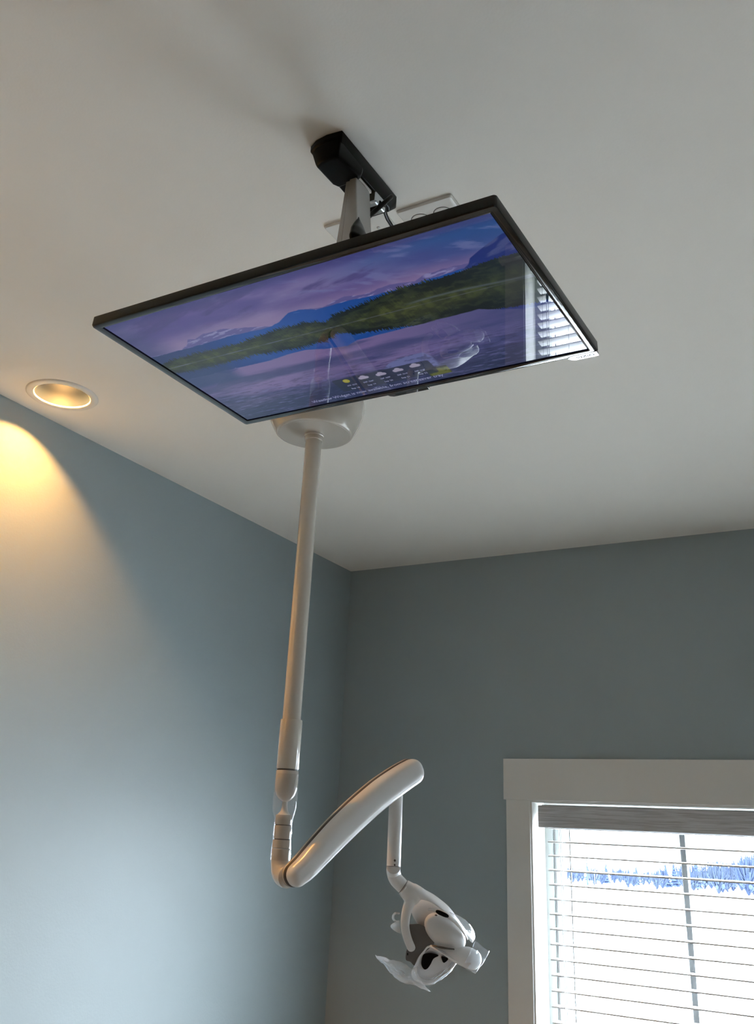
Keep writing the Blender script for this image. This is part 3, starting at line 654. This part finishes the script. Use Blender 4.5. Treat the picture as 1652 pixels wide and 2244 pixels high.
# elbow from the pole into the back of the spring arm
hN = Vector((.895, -.446, 0)).normalized(); tN = Vector((-hN.y, hN.x, 0))
E0 = Vector((PX, PY, 0))
ZE = 1.5905
bm = bmesh.new()
ep = [E0 + Vector((0, 0, 1.6455)), E0 + Vector((0, 0, 1.632)), E0 + Vector((0, 0, 1.617)) + hN * .001, E0 + hN * .006 + Vector((0, 0, 1.603)), E0 + hN * .016 + Vector((0, 0, ZE + .003)), E0 + hN * .026 + Vector((0, 0, ZE)), E0 + hN * .036 + Vector((0, 0, ZE))]
sweep(bm, ep, [.0208, .0208, .0212, .0222, .0222, .0215, .0215], [.0208, .0208, .0210, .0215, .0215, .0212, .0212], tN, 40, 6); dp('elbow', bm, M['white'])
# spring arm (two shells with a dark seam)
AC = E0 + hN * .052
def arm_shell(off, hv, grow, caps=1.0):
    pc = [(648, 1917), (668, 1899), (700, 1864), (740, 1822), (787, 1777), (834, 1737), (876, 1707), (900, 1692)]
    wd = [23.5, 25.5, 27.5, 29, 29.3, 29, 27.5, 26]
    pts = [on_plane(x, y, AC, hN) + hN * off for x, y in pc]; ru = []
    for p, wpx in zip(pts, wd): ru.append(wpx / FOC * (p - Vector((0, 0, CAMZ))).dot(FWD) * 1.04 + grow)
    bm = bmesh.new(); sweep(bm, pts, ru, [hv * (.85 + .15 * min(i, 1)) for i in range(len(ru))], hN, 48, 8, 2.5, 'round', 'round', (caps, caps)); return bm
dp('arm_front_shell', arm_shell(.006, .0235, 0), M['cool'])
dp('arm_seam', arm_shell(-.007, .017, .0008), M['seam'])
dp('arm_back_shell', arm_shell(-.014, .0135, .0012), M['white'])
# drop tube
TB = on_plane(864, 1850, AC, hN); TX = Vector((TB.x, TB.y, 0))
ztop = on_plane(869, 1728, AC, hN).z; zs_ = on_plane(863, 1898, AC, hN).z
rt_ = 15.2 / FOC * (TB - Vector((0, 0, CAMZ))).dot(FWD)
bm = bmesh.new(); lathe(bm, [(rt_ * .98, ztop + .025), (rt_, ztop + .02), (rt_, zs_)], TX, 48, True, True); drop = dp('drop_tube', bm, M['cool'], ang=40)
bm = bmesh.new(); lathe(bm, [(rt_ * .99, zs_ + .0007), (rt_ * .99, zs_ - .0009)], TX, 48); dp('tube_seam', bm, M['seam'])
D0 = (TB - Vector((0, 0, CAMZ))).dot(FWD)
for py_, r in ((1879.5, .0026), (1889, .0020)):
    c = at(865.5, py_ - 1, D0) - FWD * (rt_ * 1.02); n_ = (Vector((0, 0, 0)) - Vector((TX.x, TX.y, 0))).normalized()
    c = Vector((TX.x, TX.y, 0)) + Vector((n_.x * math.cos(.15) - n_.y * math.sin(.15), n_.x * math.sin(.15) + n_.y * math.cos(.15), 0)) * (rt_ + .0001) + Vector((0, 0, c.z))
    bm = bmesh.new(); ellipsoid(bm, c, (Vector((1, 0, 0)), Vector((0, 1, 0)), Vector((0, 0, 1))), (r * .95, r * .95, r), 16, 10); dp('set_screw_hole', bm, M['seam'], parent=drop)
# head: everything below is laid out around the tube's depth
def P(px, py, dd=0.0): return at(px, py, D0 + dd)
MPP = D0 / FOC
bm = bmesh.new(); sweep(bm, [Vector((TX.x, TX.y, zs_ - .0008)), P(862, 1910), P(866.5, 1925), P(878, 1938, -.003), P(887, 1947, -.005)], [rt_] * 4 + [rt_ * .98], [rt_] * 5, FWD, 40, 8); dp('neck', bm, M['cool'])
bm = bmesh.new(); sweep(bm, [P(882.7, 1943.0, -.0048), P(883.4, 1943.6, -.005)], [rt_ * 1.005] * 2, [rt_ * 1.005] * 2, FWD, 40, 2); dp('neck_seam', bm, M['seam'])
bm = bmesh.new()
sweep(bm, [P(884, 1944, -.005), P(897, 1955, -.006), P(908, 1964, -.006)], [17 * MPP, 21 * MPP, 25 * MPP], [.017, .018, .016], FWD, 40, 8, 2, 'flat', 'round', (1, .6))
sweep(bm, [P(905, 1957, -.008), P(898, 1976, -.014), P(890, 2002, -.022), P(887.5, 2030, -.027), P(892.5, 2055, -.027), P(901, 2077, -.022)], [17 * MPP, 12.5 * MPP, 10.5 * MPP, 9.5 * MPP, 9.5 * MPP, 9.5 * MPP], [.013, .011, .009, .007, .006, .005], FWD, 32, 8, 2, 'round', 'round')
sweep(bm, [P(907, 1953, -.006), P(918, 1956, -.004), P(931, 1961, .000), P(947, 1968.5, .004), P(965, 1981, .010), P(984, 1997, .016), P(1003, 2020, .022), P(1019, 2042, .026), P(1034, 2062, .026)], [16 * MPP, 12.5 * MPP, 8 * MPP, 5 * MPP, 3.6 * MPP, 3.2 * MPP, 3 * MPP, 3 * MPP, 3 * MPP], [.015, .016, .018, .020, .022, .022, .018, .012, .007], FWD, 32, 8, 2, 'round', 'round')
yk = dp('yoke', bm, M['cool'])
rm = yk.modifiers.new('remesh', 'REMESH'); rm.mode = 'VOXEL'; rm.voxel_size = .0013; rm.use_smooth_shade = True
sm_ = yk.modifiers.new('smooth', 'SMOOTH'); sm_.iterations = 12; sm_.factor = .6
def axes(deg, tilt=0):
    a = math.radians(deg); u = (RGT * math.cos(a) + DWN * math.sin(a)).normalized(); v = (DWN * math.cos(a) - RGT * math.sin(a)).normalized(); n = FWD.copy()
    if tilt: q = Matrix.Rotation(math.radians(tilt), 3, u); v = q @ v; n = q @ n
    return u, v, n
# hood shell behind and dome
bm = bmesh.new(); ellipsoid(bm, P(943, 2010, .036), axes(45), (54 * MPP, 31 * MPP, .022), 40, 24); dp('rear_hood', bm, M['cool'])
bm = bmesh.new(); ellipsoid(bm, P(975, 2043, .002), axes(37, -12), (51 * MPP, 30 * MPP, .034), 48, 28, 2.15); dome = dp('lamp_housing', bm, M['cool'])
bm = bmesh.new(); sweep(bm, [P(940, 1993, -.012), P(962, 1997, -.020), P(988, 2012, -.024), P(1010, 2034, -.022), P(1024, 2058, -.014)], [2.2 * MPP, 4 * MPP, 4 * MPP, 3 * MPP, 1.5 * MPP], [.004, .006, .007, .006, .003], FWD, 20, 8, 2, 'round', 'round'); dp('housing_ridge', bm, M['cool'])
bm = bmesh.new(); ellipsoid(bm, P(969, 2002.5, -.030), axes(24), (15.5 * MPP, 4.6 * MPP, .003), 28, 14, 2.6); dp('vent_slot', bm, M['black'])
bm = bmesh.new(); ellipsoid(bm, P(955.5, 2005.5, -.034), axes(5), (3 * MPP, 1.6 * MPP, .002), 16, 8); dp('button', bm, M['dgrey'])
# dark side bracket
def slab(poly, d0, th, bend=None):
    """closed outline in the picture -> slab th thick; bend(px,py) adds depth"""
    bm = bmesh.new(); f = bend or (lambda x, y: 0)
    A = [bm.verts.new(P(x, y, d0 + f(x, y))) for x, y in poly]; B = [bm.verts.new(P(x, y, d0 + th + f(x, y))) for x, y in poly]
    fa = bm.faces.new(A); fb = bm.faces.new(B)
    for i in range(len(poly)): bm.faces.new((A[i], A[(i + 1) % len(poly)], B[(i + 1) % len(poly)], B[i]))
    return bm
def rounded(poly, k=4):
    out = []
    n = len(poly)
    for i in range(n):
        a, b, c, d = [Vector((*poly[(i + j) % n], 0)) for j in (-1, 0, 1, 2)]
        for q in range(k):
            t = q / k; p = .5 * ((2 * b) + (c - a) * t + (2 * a - 5 * b + 4 * c - d) * t * t + (-a + 3 * b - 3 * c + d) * t ** 3); out.append((p.x, p.y))
    return out
side = rounded([(893, 2030), (906, 2025), (921, 2026), (935, 2034), (945, 2048), (952, 2068), (944, 2076), (932, 2086), (922, 2098), (909, 2116), (899, 2108), (889, 2103), (890, 2085), (896, 2066)])
bm = slab(side, -.008, .03, lambda x, y: .0000035 * ((x - 920) ** 2 + (y - 2065) ** 2)); o = dp('side_bracket', bm, M['dgrey'], smooth=False); bevel(o, .003, 3)
bm = bmesh.new(); ellipsoid(bm, P(893, 2091, -.010), axes(0), (1.6 * MPP, 3 * MPP, .002), 12, 8); dp('bracket_screw', bm, M['black'])
# front reflector dish with two openings
dsk = rounded([(941, 2071), (927, 2083), (916, 2098), (908, 2116), (901, 2131), (906, 2146), (920, 2154), (938, 2158), (952, 2154), (966, 2143), (985, 2129), (1001, 2110), (998, 2096), (975, 2082)])
cx_, cy_ = 952, 2117
bm = bmesh.new(); LV = []
for sc, dd in ((1, .006), (1.0, 0), (.965, -.0045), (.90, -.004), (.84, .0015), (.5, .009), (.12, .011)):
    LV.append([bm.verts.new(P(cx_ + (x - cx_) * sc, cy_ + (y - cy_) * sc, -.004 + dd)) for x, y in dsk])
for a, b in zip(LV, LV[1:]):
    for i in range(len(a)): bm.faces.new((a[i], a[(i + 1) % len(a)], b[(i + 1) % len(b)], b[i]))
bm.faces.new(LV[-1]); bm.faces.new(LV[0]); dp('front_dish', bm, M['bright'], ang=60)
s1 = rounded([(926, 2095), (932, 2090), (946, 2089), (961, 2094), (950, 2101), (943, 2114), (936, 2123), (929, 2124), (923, 2113)])
bm = slab(s1, -.0050, .006); o = dp('left_opening', bm, M['black'], smooth=False); bevel(o, .001, 2)
s2 = rounded([(967, 2096), (975, 2097), (982, 2101), (978, 2107), (972, 2110), (968.5, 2104)])
bm = slab(s2, -.0050, .006); o = dp('right_opening', bm, M['black'], smooth=False); bevel(o, .001, 2)
# right handguard lobe
bm = bmesh.new(); sweep(bm, [P(965, 2077, -.016), P(985, 2086, -.020), P(1005, 2093, -.022), (P(1023, 2098, -.020)), P(1036, 2103, -.016)], [6 * MPP, 12 * MPP, 17 * MPP, 21 * MPP, 20 * MPP], [.009, .014, .018, .020, .019], FWD, 40, 8, 2.2, 'round', 'round', (1, .95)); dp('front_lobe', bm, M['bright'])
bm = bmesh.new(); sweep(bm, [P(944, 2073, -.020), P(965, 2085, -.030), P(992, 2100, -.035), P(1020, 2113, -.033), P(1040, 2121, -.026)], [2.2 * MPP] * 5, [.004] * 5, FWD, 16, 6, 2, 'round', 'round'); dp('lobe_edge', bm, M['bright'])
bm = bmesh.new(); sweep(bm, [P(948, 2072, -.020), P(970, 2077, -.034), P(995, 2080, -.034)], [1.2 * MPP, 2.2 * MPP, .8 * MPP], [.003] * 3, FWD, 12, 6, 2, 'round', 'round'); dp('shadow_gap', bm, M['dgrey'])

# ------------------------------------------------------------------ plastic barrier film
def sheet(name, rows, m, label, amp=.0012, seed=1, thick=.00025):
    """rows of control points -> smooth creased sheet"""
    g = [crom(r, 8) for r in rows]; n = len(g[0]); cols = [crom([r[i] for r in g], 8) for i in range(n)]
    bm = bmesh.new(); V = []
    for i, c in enumerate(cols):
        V.append([bm.verts.new(p + FWD * (amp * noise.noise(p * 90 + Vector((seed, 0, 0))) * 2)) for p in c])
    for a, b in zip(V, V[1:]):
        for j in range(len(a) - 1): bm.faces.new((a[j], a[j + 1], b[j + 1], b[j]))
    o = obj(name, bm, m, None, True); s_ = o.modifiers.new('solid', 'SOLIDIFY'); s_.thickness = thick
    return o
bf = thing('head_barrier_film', 'crumpled clear plastic film wrapped around the dental light head', 'plastic film', tuple(P(955, 2080)))
FL = Matrix.Translation(-Vector(bf.location))
def fp(name, rows, m, **k):
    o = sheet(name, rows, m, '', **k); o.data.transform(FL); o.parent = bf; return o
fp('left_flap', [[P(822, 2094, -.03), P(850, 2100, -.035), P(880, 2109, -.04), P(908, 2124, -.04)], [P(828, 2102, -.035), P(853, 2116, -.045), P(884, 2130, -.05), P(914, 2140, -.045)], [P(840, 2114, -.035), P(862, 2134, -.045), P(893, 2146, -.05), P(928, 2157, -.045)], [P(848, 2122, -.03), P(874, 2148, -.04), P(900, 2157, -.042), P(944, 2174, -.04)]], M['haze'], amp=.0035, seed=2)
fp('left_fold', [[P(824, 2095, -.034), P(845, 2105, -.04), P(872, 2122, -.05), P(898, 2140, -.052)], [P(826, 2098, -.04), P(852, 2112, -.055), P(880, 2131, -.066), P(905, 2150, -.06)], [P(836, 2108, -.038), P(862, 2128, -.05), P(890, 2146, -.058), P(918, 2160, -.052)]], M['film'], amp=.004, seed=21)
fp('lower_wrap', [[P(905, 2122, -.008), P(903, 2140, -.012), P(915, 2152, -.014), P(938, 2160, -.012), P(962, 2150, -.008), P(985, 2132, -.004), P(1001, 2112, 0)], [P(914, 2118, -.016), P(915, 2134, -.02), P(925, 2143, -.022), P(940, 2148, -.02), P(958, 2140, -.016), P(975, 2125, -.012), P(990, 2108, -.008)]], M['haze'], amp=.0012, seed=4)
fp('right_flap', [[P(1040, 2062, -.016), P(1056, 2073, -.014), P(1072.5, 2085, -.012)], [P(1028, 2092, -.045), P(1046, 2103, -.040), P(1060, 2108, -.034)], [P(1012, 2120, -.034), P(1026, 2127, -.034), P(1041.5, 2134, -.034)]], M['film'], amp=.002, seed=6)
fp('handle_sleeve', [[P(876, 2000, -.01), P(866, 1999, -.01), P(860, 2004, -.01), P(859, 2013, -.01), P(864, 2020, -.01), P(876, 2021, -.01)], [P(876, 2003, -.022), P(868, 2003, -.022), P(864, 2007, -.022), P(864, 2013, -.022), P(868, 2017, -.022), P(876, 2017, -.022)]], M['haze'], amp=.0008, seed=8)
fp('handle_tail', [[P(875, 2019, -.01), P(864, 2022, -.01), P(856, 2028, -.01), P(858, 2035, -.01)], [P(877, 2030, -.014), P(869, 2029, -.014), P(863, 2031, -.014), P(860, 2036, -.014)], [P(878, 2046, -.01), P(872, 2043, -.01), P(866, 2040, -.01), P(860, 2037, -.01)]], M['haze'], amp=.0012, seed=9)
fp('dome_wrap', [[P(984, 1998, -.008), P(1005, 2007, .0), P(1022, 2018, .004), P(1036, 2036, .006), P(1041, 2054, .004), P(1036, 2064, 0)], [P(988, 2004, -.022), P(1003, 2018, -.024), P(1016, 2032, -.022), P(1027, 2046, -.018), P(1034, 2056, -.014), P(1036, 2064, -.008)]], M['haze'], amp=.0006, seed=12)
# sleeve over the swivel below the pole
bs = thing('joint_barrier_sleeve', 'clear plastic sleeve around the swivel joint below the ceiling pole', 'plastic film', (PX, PY, 1.70))
bm = bmesh.new(); prof = [(.0268, .10), (.0268, .07), (.0266, .05), (.0262, .03), (.0255, .022), (.0205, .008), (.0200, -.004), (.0210, -.02), (.0203, -.034), (.0215, -.05), (.0225, -.062), (.0222, -.078)]
n = 48; rings = []
for r, z in prof:
    ring = []
    for i in range(n):
        a = 2 * math.pi * i / n; q = r + .0013 * noise.noise(Vector((math.cos(a) * 2, math.sin(a) * 2, z * 60)))+ .0006
        ring.append(bm.verts.new((q * math.cos(a), q * math.sin(a), z)))
    rings.append(ring)
for a, b in zip(rings, rings[1:]):
    for i in range(n): bm.faces.new((a[i], a[(i + 1) % n], b[(i + 1) % n], b[i]))
obj('sleeve_film', bm, M['film'], bs, True)
